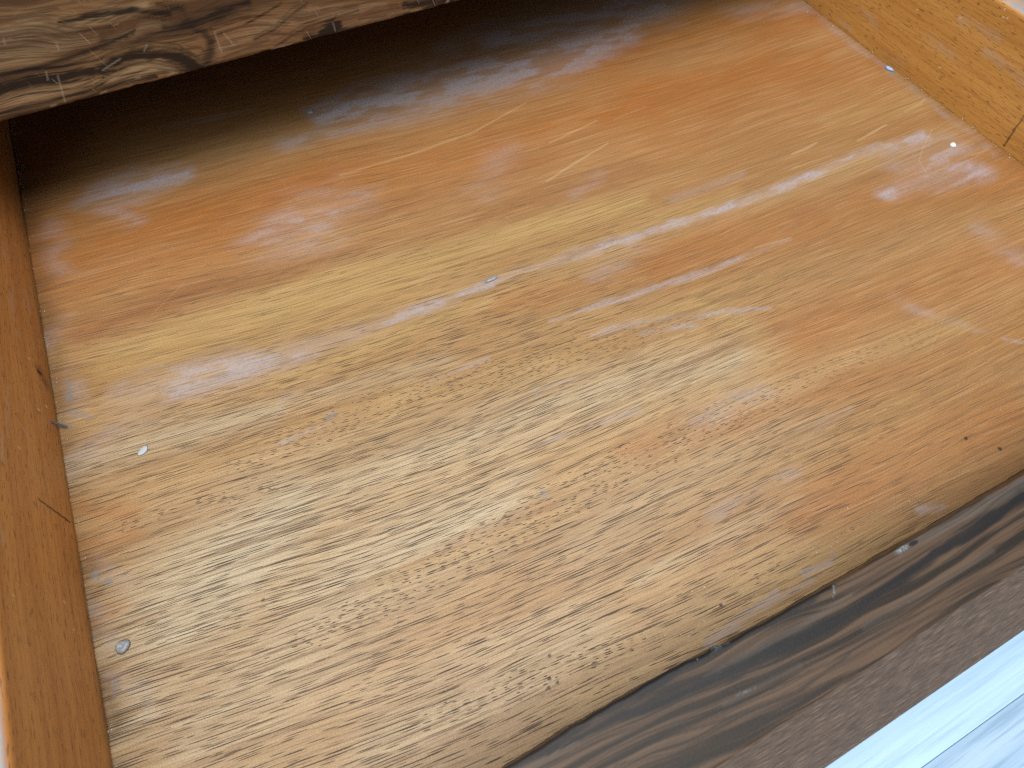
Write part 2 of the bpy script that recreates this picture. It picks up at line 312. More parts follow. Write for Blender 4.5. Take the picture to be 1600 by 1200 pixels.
  (1, 0.5, [(57.7,123.6,3.87),(87.6,122.0,3.86),(113.1,123.0,2.3)]),
  (1, 0.9, [(107.0,97.4,2.11),(127.6,100.0,3.75),(140.7,98.5,2.93),(145.4,93.7,2.13)]),
  (1, 0.6, [(43.5,101.5,3.37),(75.0,100.4,3.36),(103.9,98.7,2.1)]),
  (1, 0.5, [(122.0,119.1,3.11),(142.3,122.5,3.06),(156.2,119.8,1.93)]),
  (1, 0.5, [(202.8,105.3,3.25),(233.1,106.2,4.05),(290.4,99.6,2.1)]),
  (1, 0.4, [(261.0,92.8,2.14),(298.6,91.6,2.6),(332.9,89.6,1.76)]),
  (1, 0.4, [(175.7,99.7,3.32),(202.1,103.4,3.28)]),
  (2, 0.6, [(261.0,92.8,8.56),(308.1,90.2,6.11),(358.4,89.5,4.45)]),
  (2, 0.4, [(43.5,101.5,5.05),(87.6,96.6,3.4)]),
  (2, 0.4, [(177.9,105.4,10.57),(254.4,103.1,8.22)]),
  (3, 1, [(208.7,89.5,0.65),(214.9,89.6,1.08),(222.5,89.9,0.65)]),
  (3, 1, [(333.2,87.8,0.89),(336.4,88.8,1.33),(338.1,91.5,0.88)]),
  (3, 0.8, [(98.8,90.6,0.52),(102.1,90.9,0.52)]),
  (3, 0.6, [(140.0,90.8,0.43),(146.7,91.1,0.43)]),
  (3, 0.7, [(69.4,90.8,0.61),(72.4,90.8,0.61)]),
  (3, 0.6, [(82.7,107.4,0.33),(80.7,100.8,0.34),(77.7,90.9,0.35)]),
  (3, 0.6, [(78.4,111.1,0.4),(76.6,106.2,0.41)]),
  (3, 0.5, [(92.0,124.6,0.46),(91.3,121.0,0.47)]),
  (3, 0.7, [(106.6,103.9,0.33),(119.2,107.8,0.32)]),
  (3, 0.6, [(133.8,108.8,0.4),(137.2,111.9,0.4)]),
  (3, 0.6, [(177.6,109.6,0.4),(176.9,96.3,0.42)]),
  (3, 0.7, [(182.8,107.5,0.36),(185.9,99.1,0.37)]),
  (3, 0.5, [(125.2,126.8,0.38),(128.1,127.5,0.38)]),
  (3, 0.6, [(121.8,94.4,0.6),(124.0,94.1,0.6)]),
  (3, 0.5, [(69.1,133.6,0.37),(68.0,130.2,0.38)]),
  (3, 0.6, [(252.8,96.6,0.34),(253.3,91.2,0.34)]),
  (3, 0.6, [(250.0,89.0,0.52),(251.4,87.3,0.52)]),
 ],
 'front': [
  (0, 0.8, [(162.2,-4.4,2.44),(205.3,-4.1,2.55),(248.7,-4.8,2.84),(279.7,-5.4,2.92),(311.4,-7.4,1.59)]),
  (0, 0.95, [(176.8,-6.3,0.53),(205.5,-8.3,1.43),(231.6,-12.0,2.35),(255.9,-15.7,2.55),(282.6,-17.6,2.59),(311.4,-18.7,1.89),(343.7,-17.9,1.96),(374.0,-17.3,2.42),(414.8,-16.2,2.52)]),
  (0, 0.5, [(184.7,-15.8,0.34),(211.1,-17.0,0.69),(249.1,-24.6,0.69),(291.3,-29.9,0.53),(340.2,-32.0,0.73),(395.9,-35.4,0.76)]),
  (0, 0.55, [(209.5,-19.5,0.68),(241.6,-26.7,1.02),(273.5,-32.1,1.2),(300.5,-30.6,0.53)]),
  (0, 0.5, [(198.0,-20.4,0.5),(220.8,-27.6,0.66),(256.5,-34.3,0.5)]),
  (0, 0.4, [(274.3,-31.3,0.69),(321.4,-33.3,1.07),(387.9,-38.9,0.93)]),
  (0, 0.45, [(218.0,-31.7,0.49),(253.2,-38.4,0.65),(283.7,-38.5,0.34)]),
  (0, 0.5, [(205.1,-26.2,0.49),(229.1,-31.8,0.49)]),
  (0, 0.4, [(295.3,-25.4,0.54),(345.9,-26.4,0.57),(401.5,-27.4,0.59)]),
  (1, 0.6, [(344.8,-9.5,1.22),(373.9,-10.2,2.91),(425.0,-11.1,3.9)]),
  (1, 0.35, [(243.6,-11.9,0.91),(288.8,-14.1,1.51),(315.8,-13.9,0.97)]),
  (1, 0.35, [(168.8,-6.6,2.43),(189.2,-8.1,1.06)]),  # weak pale stroke: a reflection painted into the veneer colour
  (1, 0.3, [(244.8,-22.4,1.05),(279.5,-25.1,1.07)]),
  (1, 0.3, [(311.7,-25.7,1.47),(382.4,-27.1,1.56)]),
  (2, 0.9, [(346.3,-9.4,1.02),(350.7,-9.4,1.02)]),
  (2, 0.8, [(312.6,-7.2,0.4),(309.1,-11.1,0.29)]),
  (2, 0.5, [(253.4,-4.6,0.95),(260.2,-6.0,0.38)]),
  (2, 0.35, [(251.1,-21.9,0.18),(259.0,-23.5,0.18)]),
  (0, 1.4, [(353.7,-9.4,1.02),(356.5,-9.6,0.82)]),
 ],
 'left': [
  (0, 1, [(212.4,27.2,0.6),(210.3,14.8,0.71),(208.1,1.5,0.73)]),
  (0, 1, [(312.2,8.7,2.41),(311.9,6.9,1.81)]),
  (0, 0.5, [(315.3,8.8,4.25),(306.3,3.0,4.21)]),
  (1, 0.5, [(410.6,28.1,2.22),(375.4,26.7,3.4),(340.9,27.4,1.86)]),
  (1, 0.5, [(297.4,44.3,1.58),(280.1,42.4,2.02),(243.2,46.4,1.34)]),
  (1, 0.4, [(330.4,27.2,2.42),(331.0,23.1,2.45)]),
  (1, 0.4, [(185.7,58.5,1.42),(175.9,58.0,1.38)]),
  (1, 0.35, [(257.8,35.3,0.96),(250.0,26.0,0.96)]),
  (1, 0.4, [(81.7,65.5,0.46),(88.8,57.1,0.49)]),
  (1, 0.5, [(240.4,51.5,1.31),(224.1,52.7,1.24)]),
  (1, 0.35, [(381.6,10.2,2.15),(362.6,8.2,2.06)]),
  (2, 0.7, [(217.9,-6.8,0.72),(218.1,-7.5,0.72)]),
  (2, 0.7, [(278.6,15.4,0.81),(279.0,14.7,0.81)]),
  (2, 0.7, [(286.2,6.8,0.85),(286.7,6.1,0.85)]),
  (2, 0.7, [(316.8,17.6,0.89),(317.2,17.0,0.9)]),
  (2, 0.7, [(239.4,38.1,0.68),(239.7,37.5,0.68)]),
  (2, 0.7, [(143.0,12.7,0.53),(143.1,12.2,0.53)]),
  (2, 0.7, [(151.5,55.6,0.48),(151.6,55.1,0.48)]),
  (2, 0.7, [(157.2,17.4,0.55),(157.3,16.8,0.55)]),
 ],
 'right': [
  (0, 0.9, [(198.0,1.3,0.82),(199.8,15.4,0.65),(200.9,30.3,0.53)]),
  (1, 0.5, [(383.6,22.7,4.19),(356.2,19.0,2.09)]),
  (1, 0.5, [(307.4,35.8,3.96),(269.1,31.7,2.95)]),
  (1, 0.5, [(257.0,49.3,3.77),(216.8,45.8,4.66)]),
  (1, 0.4, [(397.1,4.3,2.19),(379.5,4.1,2.18)]),
  (1, 0.4, [(338.0,4.9,1.61),(314.8,5.8,1.59)]),
  (1, 0.35, [(290.1,57.9,3.74),(254.2,61.1,3.66)]),
  (2, 0.8, [(260.9,74.0,0.67),(260.4,74.2,0.67)]),
  (2, 0.8, [(263.4,78.5,0.66),(263.0,78.7,0.66)]),
  (2, 0.8, [(257.6,75.2,0.66),(257.2,75.4,0.66)]),
  (2, 0.8, [(328.2,46.9,0.73),(327.7,47.1,0.73)]),
  (2, 0.8, [(290.7,58.6,0.7),(290.2,58.9,0.7)]),
  (2, 0.8, [(282.9,20.9,0.76),(282.4,21.2,0.76)]),
 ],
}

rng = np.random.default_rng(7)

def vnoise(x, y, seed):
    """smooth value noise, -1..1"""
    g = np.random.default_rng(seed).uniform(-1, 1, (257, 257))
    xi = np.floor(x).astype(int); yi = np.floor(y).astype(int)
    fx = x - xi; fy = y - yi
    fx = fx * fx * (3 - 2 * fx); fy = fy * fy * (3 - 2 * fy)
    a = g[yi % 256, xi % 256]; b = g[yi % 256, (xi + 1) % 256]
    c = g[(yi + 1) % 256, xi % 256]; d = g[(yi + 1) % 256, (xi + 1) % 256]
    return (a * (1 - fx) + b * fx) * (1 - fy) + (c * (1 - fx) + d * fx) * fy

def layers(feats, a, b, n, warp=1.0, edge=None):
    """rasterise strokes on points (a, b) in metres; returns n arrays"""
    A = a * 1000.0; B = b * 1000.0
    out = [np.zeros(A.shape, np.float32) for _ in range(n)]
    w1 = vnoise(A / 14, B / 3.0, 1) + 0.6 * vnoise(A / 5, B / 1.4, 2)
    w2 = vnoise(A / 30, B / 12.0, 3)
    for L, s, pts in feats:
        m = max(p[2] for p in pts)
        pad = m * 3.2 + 2
        sel = ((A > min(p[0] for p in pts) - pad) & (A < max(p[0] for p in pts) + pad) &
               (B > min(p[1] for p in pts) - pad) & (B < max(p[1] for p in pts) + pad))
        if not sel.any():
            continue
        big = min(1.0, m / 3.0)
        x = A[sel] + warp * big * w2[sel] * m * 0.5
        y = B[sel] + warp * big * w1[sel] * min(m * 0.40, 2.2)
        best = np.full(x.shape, 9.0)
        for p, q in zip(pts[:-1], pts[1:]):
            dx = q[0] - p[0]; dy = q[1] - p[1]
            t = np.clip(((x - p[0]) * dx + (y - p[1]) * dy) / max(dx * dx + dy * dy, 1e-9), 0, 1)
            d = np.hypot(x - p[0] - t * dx, y - p[1] - t * dy) / np.maximum(p[2] + t * (q[2] - p[2]), 0.40)
            best = np.minimum(best, d)
        lo, hi = (-0.25, 1.75) if m > 3 else (0.2, 1.5) if m > 1.2 else (0.3, 1.3)
        if edge: lo, hi = edge
        elif n == 9 and L in (1, 2, 3, 8): lo, hi = -0.5, 2.1     # broad tone changes fade slowly
        k = np.clip((best - lo) / (hi - lo), 0, 1)
        v = s * (1 - k * k * (3 - 2 * k))
        out[L][sel] = np.maximum(out[L][sel], v)
    return out

# ------------------------------------------------------------------ mesh helpers
def link(name, me, mats, parent=None, smooth=False):
    o = bpy.data.objects.new(name, me)
    COL.objects.link(o)
    for m in (mats if isinstance(mats, (list, tuple)) else [mats]):
        me.materials.append(m)
    if smooth:
        me.polygons.foreach_set('use_smooth', [True] * len(me.polygons))
    if parent:
        o.parent = parent
        o.matrix_parent_inverse = Matrix.Translation(parent.location).inverted()
    return o

def thing(name, loc, label, cat):
    o = bpy.data.objects.new(name, None)
    COL.objects.link(o)
    o.location = loc
    o.empty_display_size = 0.05
    o['label'] = label; o['category'] = cat
    return o

def grid_slab(name, P, back, mats, parent, attrs):
    """P: (ny, nx, 3) visible face; back: offset vector that gives the board its thickness"""
    ny, nx, _ = P.shape
    idx = np.arange(ny * nx).reshape(ny, nx)
    quads = np.stack([idx[:-1, :-1], idx[:-1, 1:], idx[1:, 1:], idx[1:, :-1]], -1).reshape(-1, 4)
    ring = np.concatenate([idx[0, :-1], idx[:-1, -1], idx[-1, :0:-1], idx[:0:-1, 0]])
    nr = len(ring)
    V = np.concatenate([P.reshape(-1, 3), P.reshape(-1, 3)[ring] + np.array(back)])
    b = ny * nx + np.arange(nr)
    side = np.stack([np.roll(ring, -1), ring, b, np.roll(b, -1)], -1)
    me = bpy.data.meshes.new(name)
    me.vertices.add(len(V)); me.vertices.foreach_set('co', V.astype(np.float32).ravel())
    nq = len(quads) + len(side)
    loops = np.concatenate([quads.ravel(), side.ravel(), b[::-1]])
    me.loops.add(len(loops)); me.loops.foreach_set('vertex_index', loops.astype(np.int32))
    me.polygons.add(nq + 1)
    starts = np.concatenate([np.arange(nq) * 4, [nq * 4]])
    me.polygons.foreach_set('loop_start', starts.astype(np.int32))
    me.update(calc_edges=True)
    put_attrs(me, attrs, ny * nx)
    return link(name, me, mats, parent)

def sweep(name, P, mats, parent, attrs):
    """P: (profile points, stations, 3), profile closed on itself, both ends capped"""
    ny, nx, _ = P.shape
    idx = np.arange(ny * nx).reshape(ny, nx)
    nxt = np.roll(idx, -1, 0)
    quads = np.stack([idx[:, :-1], idx[:, 1:], nxt[:, 1:], nxt[:, :-1]], -1).reshape(-1, 4)
    me = bpy.data.meshes.new(name)
    me.vertices.add(ny * nx); me.vertices.foreach_set('co', P.astype(np.float32).ravel())
    loops = np.concatenate([quads.ravel(), idx[:, 0], idx[::-1, -1]])
    me.loops.add(len(loops)); me.loops.foreach_set('vertex_index', loops.astype(np.int32))
    nq = len(quads)
    me.polygons.add(nq + 2)
    me.polygons.foreach_set('loop_start', np.concatenate([np.arange(nq) * 4, [nq * 4, nq * 4 + ny]]).astype(np.int32))
    me.update(calc_edges=True)
    bm = bmesh.new(); bm.from_mesh(me)
    bmesh.ops.recalc_face_normals(bm, faces=bm.faces[:]); bm.to_mesh(me); bm.free()
    put_attrs(me, attrs, ny * nx)
    return link(name, me, mats, parent)

def put_attrs(me, attrs, n):
    for k, chans in attrs.items():
        at = me.attributes.new(k, 'FLOAT_COLOR', 'POINT')
        d = np.zeros((len(me.vertices), 4), np.float32)
        for i, ch in enumerate(chans):
            d[:n, i] = ch.ravel()
        at.data.foreach_set('color', d.ravel())

def box(name, lo, hi, mat, parent, bevel=0.001):
    bm = bmesh.new()
    bmesh.ops.create_cube(bm, size=1)
    for v in bm.verts:
        v.co = Vector([(lo[i] + hi[i]) / 2 + v.co[i] * (hi[i] - lo[i]) for i in range(3)])
    bmesh.ops.bevel(bm, geom=bm.edges[:], offset=bevel, segments=2, affect='EDGES', profile=0.5)
    me = bpy.data.meshes.new(name); bm.to_mesh(me); bm.free()
    return link(name, me, mat, parent)

# ------------------------------------------------------------------ node helpers
class N:
    def __init__(s, name):
        s.m = bpy.data.materials.new(name); s.m.use_nodes = True
        s.t = s.m.node_tree; s.n = s.t.nodes; s.l = s.t.links
        s.b = s.n['Principled BSDF']
    def put(s, sock, v):
        if isinstance(v, bpy.types.NodeSocket): s.l.new(v, sock)
        elif isinstance(v, (tuple, list)) and len(v) == 3 and sock.type == 'RGBA': sock.default_value = (*v, 1)
        else: sock.default_value = v
    def math(s, op, a, b=0.0, c=0.0, clamp=False):
        n = s.n.new('ShaderNodeMath'); n.operation = op; n.use_clamp = clamp
        s.put(n.inputs[0], a); s.put(n.inputs[1], b); s.put(n.inputs[2], c)
        return n.outputs[0]
    def add(s, a, b): return s.math('ADD', a, b)
    def mul(s, a, b): return s.math('MULTIPLY', a, b)
    def co(s):
        n = s.n.new('ShaderNodeTexCoord'); x = s.n.new('ShaderNodeSeparateXYZ')
        s.l.new(n.outputs['Object'], x.inputs[0]); return x.outputs[0], x.outputs[1], x.outputs[2]
    def vec(s, x, y, z=0.0):
        n = s.n.new('ShaderNodeCombineXYZ')
        s.put(n.inputs[0], x); s.put(n.inputs[1], y); s.put(n.inputs[2], z); return n.outputs[0]
    def noise(s, x, y, z=0.0, detail=3, rough=0.5, dist=0.0):
        n = s.n.new('ShaderNodeTexNoise')
        if isinstance(z, (int, float)):      # constant third axis: a shifted 2D noise is cheaper
            n.noise_dimensions = '2D'
            s.put(n.inputs['Vector'], s.vec(s.math('ADD', x, z * 37.7 + 11.0), s.math('ADD', y, z * 19.3 + 5.0)))
        else:
            n.noise_dimensions = '3D'; s.put(n.inputs['Vector'], s.vec(x, y, z))
        n.inputs['Scale'].default_value = 1
        n.inputs['Detail'].default_value = detail; n.inputs['Roughness'].default_value = rough
        n.inputs['Distortion'].default_value = dist
        return n.outputs['Fac']
    def ramp(s, v, lo, hi, a=0.0, b=1.0):
        n = s.n.new('ShaderNodeMapRange'); n.interpolation_type = 'SMOOTHSTEP'
        s.put(n.inputs[0], v); s.put(n.inputs[1], lo); s.put(n.inputs[2], hi)
        n.inputs[3].default_value = a; n.inputs[4].default_value = b
        return n.outputs[0]
    def mix(s, f, a, b, mode='MIX'):
        n = s.n.new('ShaderNodeMix'); n.data_type = 'RGBA'; n.blend_type = mode; n.clamp_factor = True
        s.put(n.inputs[0], f); s.put(n.inputs[6], a); s.put(n.inputs[7], b)
        return n.outputs[2]
    def attr(s, name):
        n = s.n.new('ShaderNodeAttribute'); n.attribute_name = name
        x = s.n.new('ShaderNodeSeparateColor'); s.l.new(n.outputs['Color'], x.inputs[0])
        return x.outputs[0], x.outputs[1], x.outputs[2], n.outputs['Alpha']
    def bump(s, h, strength, dist):
        n = s.n.new('ShaderNodeBump'); n.inputs['Strength'].default_value = strength
        n.inputs['Distance'].default_value = dist
        s.put(n.inputs['Height'], h); s.l.new(n.outputs[0], s.b.inputs['Normal'])
    def out(s, col, rough, spec=0.5):
        s.put(s.b.inputs['Base Color'], col); s.put(s.b.inputs['Roughness'], rough)
        s.put(s.b.inputs['Specular IOR Level'], spec)
        return s.m

def mat_panel():
    k = N('worn mahogany veneer')
    x, y, z = k.co()
    bands, blot, dens, cloud = k.attr('figure')
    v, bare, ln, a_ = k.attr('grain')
    milky, yel, ora, red = k.attr('stain')
    dark, scr, spot, shortp = k.attr('marks')
    fib = k.noise(k.mul(x, 5), k.mul(v, 260), 5, 3, 0.6)
    fine = k.noise(k.mul(x, 22), k.mul(v, 950), 9, 1.5, 0.6)
    grit = k.noise(k.mul(x, 420), k.mul(y, 420), 8, 2, 0.7)
    c = k.mix(k.ramp(bands, 0.25, 0.75), (0.53, 0.345, 0.178), (0.445, 0.262, 0.118))
    brk = k.ramp(k.add(k.mul(fib, 0.5), k.mul(blot, 0.5)), 0.3, 0.7, 0.8, 1.15)
    # bare, bleached wood where the finish has worn through
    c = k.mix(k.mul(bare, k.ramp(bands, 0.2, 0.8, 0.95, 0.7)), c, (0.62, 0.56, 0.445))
    c = k.mix(k.mul(ora, brk), c, (0.445, 0.162, 0.040))
    c = k.mix(k.mul(k.mul(yel, 0.95), brk), c, (0.58, 0.40, 0.175))
    c = k.mix(k.mul(k.mul(red, 0.8), brk), c, (0.30, 0.112, 0.048))
    c = k.mix(k.ramp(fib, 0.35, 0.72, 0.0, 0.34), c, (0.28, 0.155, 0.060))
    c = k.mix(k.ramp(fine, 0.40, 0.70, 0.0, 0.32), c, (0.28, 0.165, 0.075))
    c = k.mix(k.ramp(fine, 0.45, 0.25, 0.0, 0.25), c, (0.62, 0.46, 0.28))
    line = k.noise(k.mul(x, 7), k.mul(v, 820), 31, 1, 0.5)
    c = k.mix(k.mul(k.ramp(line, 0.56, 0.72), k.add(0.30, k.mul(bare, 0.35))), c, (0.17, 0.095, 0.050))
    # open pores: long dashes, and short slanted ones where the grain dives
    base = k.add(k.ramp(y, 0.10, 0.44, 0.0, 0.22), k.add(k.ramp(x, 0.15, 0.65, 0.0, 0.22), k.math('SUBTRACT', k.mul(k.add(ora, yel), 0.10), k.mul(bare, 0.12))))
    def white(dim, vec=None, w=None):
        n = k.n.new('ShaderNodeTexWhiteNoise'); n.noise_dimensions = dim
        if vec is not None: k.put(n.inputs['Vector'], vec)
        if w is not None: k.put(n.inputs['W'], w)
        return n
    def dash(sx, sy, off, cull, wid, slant):
        # rows of vessels along the grain, each row shifted, each vessel with its own length, width and depth
        vv = v if not slant else k.add(v, k.mul(x, slant))
        rv = k.add(k.mul(vv, sy), off)
        row = k.math('FLOOR', rv); fv = k.math('FRACT', rv)
        u = k.add(k.mul(x, sx), k.mul(white('1D', w=row).outputs['Value'], 57.3))
        cell = k.math('FLOOR', u); fu = k.math('FRACT', u)
        q = k.n.new('ShaderNodeSeparateColor')
        wn = white('2D', vec=k.vec(cell, row)); k.l.new(wn.outputs['Color'], q.inputs[0])
        keep = k.math('POWER', k.math('MULTIPLY', k.math('SUBTRACT', q.outputs[0], cull), 1.7, clamp=True), 1.4)
        hl = k.add(0.12, k.mul(q.outputs[1], 0.36))
        cen = k.add(0.32, k.mul(q.outputs[2], 0.36))
        hw = k.mul(k.add(0.55, k.mul(keep, 0.75)), wid)
        du = k.math('DIVIDE', k.math('ABSOLUTE', k.math('SUBTRACT', fu, 0.5)), hl)
        dv = k.math('DIVIDE', k.math('ABSOLUTE', k.math('SUBTRACT', fv, cen)), hw)
        d = k.add(k.mul(du, du), k.mul(dv, dv))
        return k.mul(k.ramp(d, 1.0, 0.35), keep)
    cl = k.add(k.add(0.20, base), k.math('SUBTRACT', k.mul(shortp, 0.28), k.mul(dens, 0.14)))
    l1 = dash(28, 760, 0.0, cl, 0.17, 0.0)
    l2 = dash(54, 1000, 71.0, k.add(cl, 0.06), 0.19, 0.008)
    l3 = dash(14, 900, 37.0, k.add(cl, 0.06), 0.15, -0.008)
    s1 = dash(150, 900, 13.0, k.add(k.add(0.98, base), k.mul(k.ramp(shortp, 0.1, 0.7), -0.90)), 0.21, 0.05)
    pore = k.math('MAXIMUM', k.math('MAXIMUM', l1, l2), k.math('MAXIMUM', s1, l3))
    faint = k.mul(k.ramp(x, 0.22, 0.62, 1.0, 0.5), k.ramp(y, 0.16, 0.45, 1.0, 0.7))
    c = k.mix(k.mul(k.mul(pore, faint), 0.95), c, (0.060, 0.036, 0.024))
    spk = k.noise(k.mul(x, 1500), k.mul(y, 1500), 41, 0)
    c = k.mix(1.0, c, k.mix(k.ramp(spk, 0.2, 0.8), (0.86, 0.86, 0.86), (1.14, 1.14, 1.14)), 'MULTIPLY')
    # grime, bloom, scratches, paint
    c = k.mix(k.mul(dark, k.ramp(blot, 0.25, 0.6, 0.55, 1.0)), c, (0.05, 0.03, 0.018))
    mk = k.mul(milky, k.math('MULTIPLY', k.ramp(cloud, 0.28, 0.70, 0.35, 1.1), k.ramp(grit, 0.3, 0.7, 0.65, 1.1)))
    c = k.mix(k.mul(mk, 0.80), c, (0.48, 0.46, 0.58))
    c = k.mix(ln, c, (0.62, 0.46, 0.30))
    c = k.mix(k.mul(scr, 0.55), c, (0.72, 0.52, 0.33))
    c = k.mix(k.mul(spot, k.ramp(grit, 0.3, 0.55, 0.35, 1.0)), c, (0.27, 0.28, 0.32))
    dust = k.ramp(k.noise(k.mul(x, 700), k.mul(y, 700), 3, 0), 0.84, 0.90, 0.0, 0.3)
    c = k.mix(dust, c, (0.66, 0.56, 0.48))
    c = k.mix(1.0, c, (0.635, 0.61, 0.535), 'MULTIPLY')
    k.bump(k.add(k.mul(fine, 0.6), k.mul(grit, 0.3)), 0.5, 0.0003)
    r = k.add(k.add(0.36, k.mul(mk, 0.22)), k.add(k.mul(grit, 0.14), k.add(k.mul(pore, 0.2), k.mul(bare, 0.08))))
    return k.out(c, r, 0.35)

def mat_side(name, c0, c1, c2):
    k = N(name)
    x, y, z = k.co()
    dark, scuff, spot, a = k.attr('marks')
    v = k.add(z, k.mul(k.noise(k.mul(y, 4), k.mul(z, 12), 1, 2), 0.012))
    band = k.noise(k.mul(y, 2.5), k.mul(v, 70), 0, 2)
    fib = k.noise(k.mul(y, 14), k.mul(v, 420), 3, 2, 0.6)
    c = k.mix(k.ramp(band, 0.3, 0.7), c0, c1)
    c = k.mix(k.ramp(fib, 0.42, 0.72, 0.0, 0.55), c, c2)
    p = k.ramp(k.noise(k.mul(y, 130), k.mul(v, 1000), 5, 1), 0.63, 0.72)
    c = k.mix(k.mul(p, 0.5), c, (0.10, 0.045, 0.018))
    grit = k.noise(k.mul(y, 500), k.mul(z, 500), 8, 3, 0.7)
    cl = k.noise(k.mul(y, 40), k.mul(z, 90), 6, 4, 0.65)
    c = k.mix(k.mul(scuff, k.ramp(cl, 0.35, 0.62, 0.05, 0.85)), c, (0.46, 0.36, 0.28))
    c = k.mix(k.ramp(k.noise(k.mul(y, 620), k.mul(z, 620), 3, 1), 0.77, 0.84, 0.0, 0.4), c, (0.60, 0.44, 0.30))
    c = k.mix(spot, c, (0.75, 0.60, 0.42))
    c = k.mix(k.mul(a, k.ramp(cl, 0.3, 0.6, 0.55, 1.0)), c, (0.24, 0.235, 0.24))
    c = k.mix(dark, c, (0.02, 0.012, 0.008))
    k.bump(k.add(k.mul(p, -1), k.add(k.mul(fib, 0.5), k.mul(grit, 0.4))), 0.45, 0.0003)
    return k.out(c, k.add(0.42, k.mul(grit, 0.15)), 0.45)

def mat_rail():
    k = N('figured walnut veneer')
    x, y, z = k.co()
    dark, light, red, scr = k.attr('marks')
    # the figure is written in the board: fibres bend with a slow warp
    w = k.noise(k.mul(x, 7), k.mul(z, 15), 0, 2, 0.5)
    v = k.add(k.add(z, k.mul(x, 0.05)), k.mul(w, 0.034))
    b1 = k.noise(k.mul(x, 4), k.mul(v, 120), 0, 4, 0.62)
    b2 = k.noise(k.mul(x, 18), k.mul(v, 520), 3, 4, 0.6)
    b3 = k.noise(k.mul(x, 60), k.mul(v, 1400), 5, 2, 0.6)
    c = k.mix(k.ramp(b1, 0.40, 0.60), (0.245, 0.130, 0.056), (0.105, 0.050, 0.022))
    c = k.mix(k.mul(red, 0.75), c, (0.26, 0.110, 0.055))
    c = k.mix(k.mul(light, k.ramp(b2, 0.3, 0.7, 1.0, 0.45)), c, (0.39, 0.265, 0.142))
    c = k.mix(k.ramp(b2, 0.42, 0.66, 0, 0.7), c, (0.085, 0.048, 0.026))
    c = k.mix(k.ramp(b3, 0.50, 0.70, 0, 0.45), c, (0.07, 0.042, 0.026))
    fz = k.add(k.mul(k.math('SUBTRACT', b2, 0.5), 1.1), k.mul(k.math('SUBTRACT', b3, 0.5), 0.6))
    dk = k.ramp(k.math('SUBTRACT', dark, k.mul(fz, 1.1)), 0.02, 0.75)
    c = k.mix(k.mul(dk, 0.95), c, (0.014, 0.010, 0.008))
    grit = k.noise(k.mul(x, 500), k.mul(z, 500), 8, 3, 0.7)
    hs = k.ramp(k.noise(k.mul(k.add(x, k.mul(z, 0.35)), 900), k.mul(z, 60), 13, 1), 0.735, 0.78, 0, 0.5)
    c = k.mix(k.mul(hs, k.ramp(k.noise(k.mul(x, 20), k.mul(z, 20), 2, 2), 0.5, 0.65)), c, (0.45, 0.33, 0.24))
    c = k.mix(k.mul(scr, 0.38), c, (0.60, 0.47, 0.37))
    k.bump(k.add(k.mul(b3, -0.5), k.mul(grit, 0.4)), 0.5, 0.0003)
    return k.out(c, k.add(0.45, k.mul(grit, 0.16)), 0.2)

def mat_front():
    k = N('dark walnut veneer')
    x, y, z = k.co()
    dark, light, spot, a = k.attr('marks')
    w = k.noise(k.mul(x, 9), k.mul(y, 40), 0, 2)
    v = k.add(k.add(y, k.add(k.mul(x, 0.02), k.ramp(x, 0.14, 0.33, 0.0, 0.0135))), k.add(k.mul(w, 0.014), k.mul(z, 0.8)))
    b1 = k.noise(k.mul(x, 5), k.mul(v, 210), 0, 4, 0.65)
    b2 = k.noise(k.mul(x, 14), k.mul(v, 600), 3, 3, 0.6)
    c = k.mix(k.ramp(b1, 0.40, 0.60), (0.085, 0.054, 0.035), (0.020, 0.016, 0.013))
    c = k.mix(k.mul(light, 0.8), c, (0.105, 0.094, 0.084))
    c = k.mix(k.ramp(b2, 0.42, 0.70, 0, 0.5), c, (0.026, 0.020, 0.016))
    dk = k.ramp(k.math('SUBTRACT', dark, k.mul(k.math('SUBTRACT', b2, 0.5), 1.0)), 0.08, 0.92)
    c = k.mix(k.mul(dk, 0.92), c, (0.012, 0.012, 0.014))
    grit = k.noise(k.mul(x, 800), k.mul(y, 800), k.mul(z, 800), 3, 0.7)
    c = k.mix(k.mul(spot, k.ramp(grit, 0.42, 0.62, 0.05, 0.8)), c, (0.24, 0.30, 0.35))
    c = k.mix(k.ramp(k.noise(k.mul(x, 650), k.mul(y, 650), k.mul(z, 650), 1), 0.80, 0.86, 0.0, 0.4), c, (0.4, 0.36, 0.34))
    # outer face: dry, raised fibres that sparkle
    outer = k.ramp(y, -0.0372, -0.0385)
    slot = k.noise(k.mul(x, 110), k.mul(v, 1500), 7, 2, 0.6)
    c = k.mix(k.mul(outer, 0.6), c, (0.185, 0.122, 0.078))
    c = k.mix(k.mul(outer, k.ramp(slot, 0.42, 0.66, 0.0, 0.62)), c, (0.045, 0.032, 0.026))
    c = k.mix(k.mul(outer, k.ramp(slot, 0.46, 0.30, 0.0, 0.65)), c, (0.26, 0.175, 0.135))
    k.bump(k.add(k.mul(grit, 0.5), k.mul(k.mul(slot, outer), -0.6)), 0.5, 0.0004)
    return k.out(c, k.add(0.33, k.add(k.mul(grit, 0.16), k.mul(outer, 0.12))), 0.13)

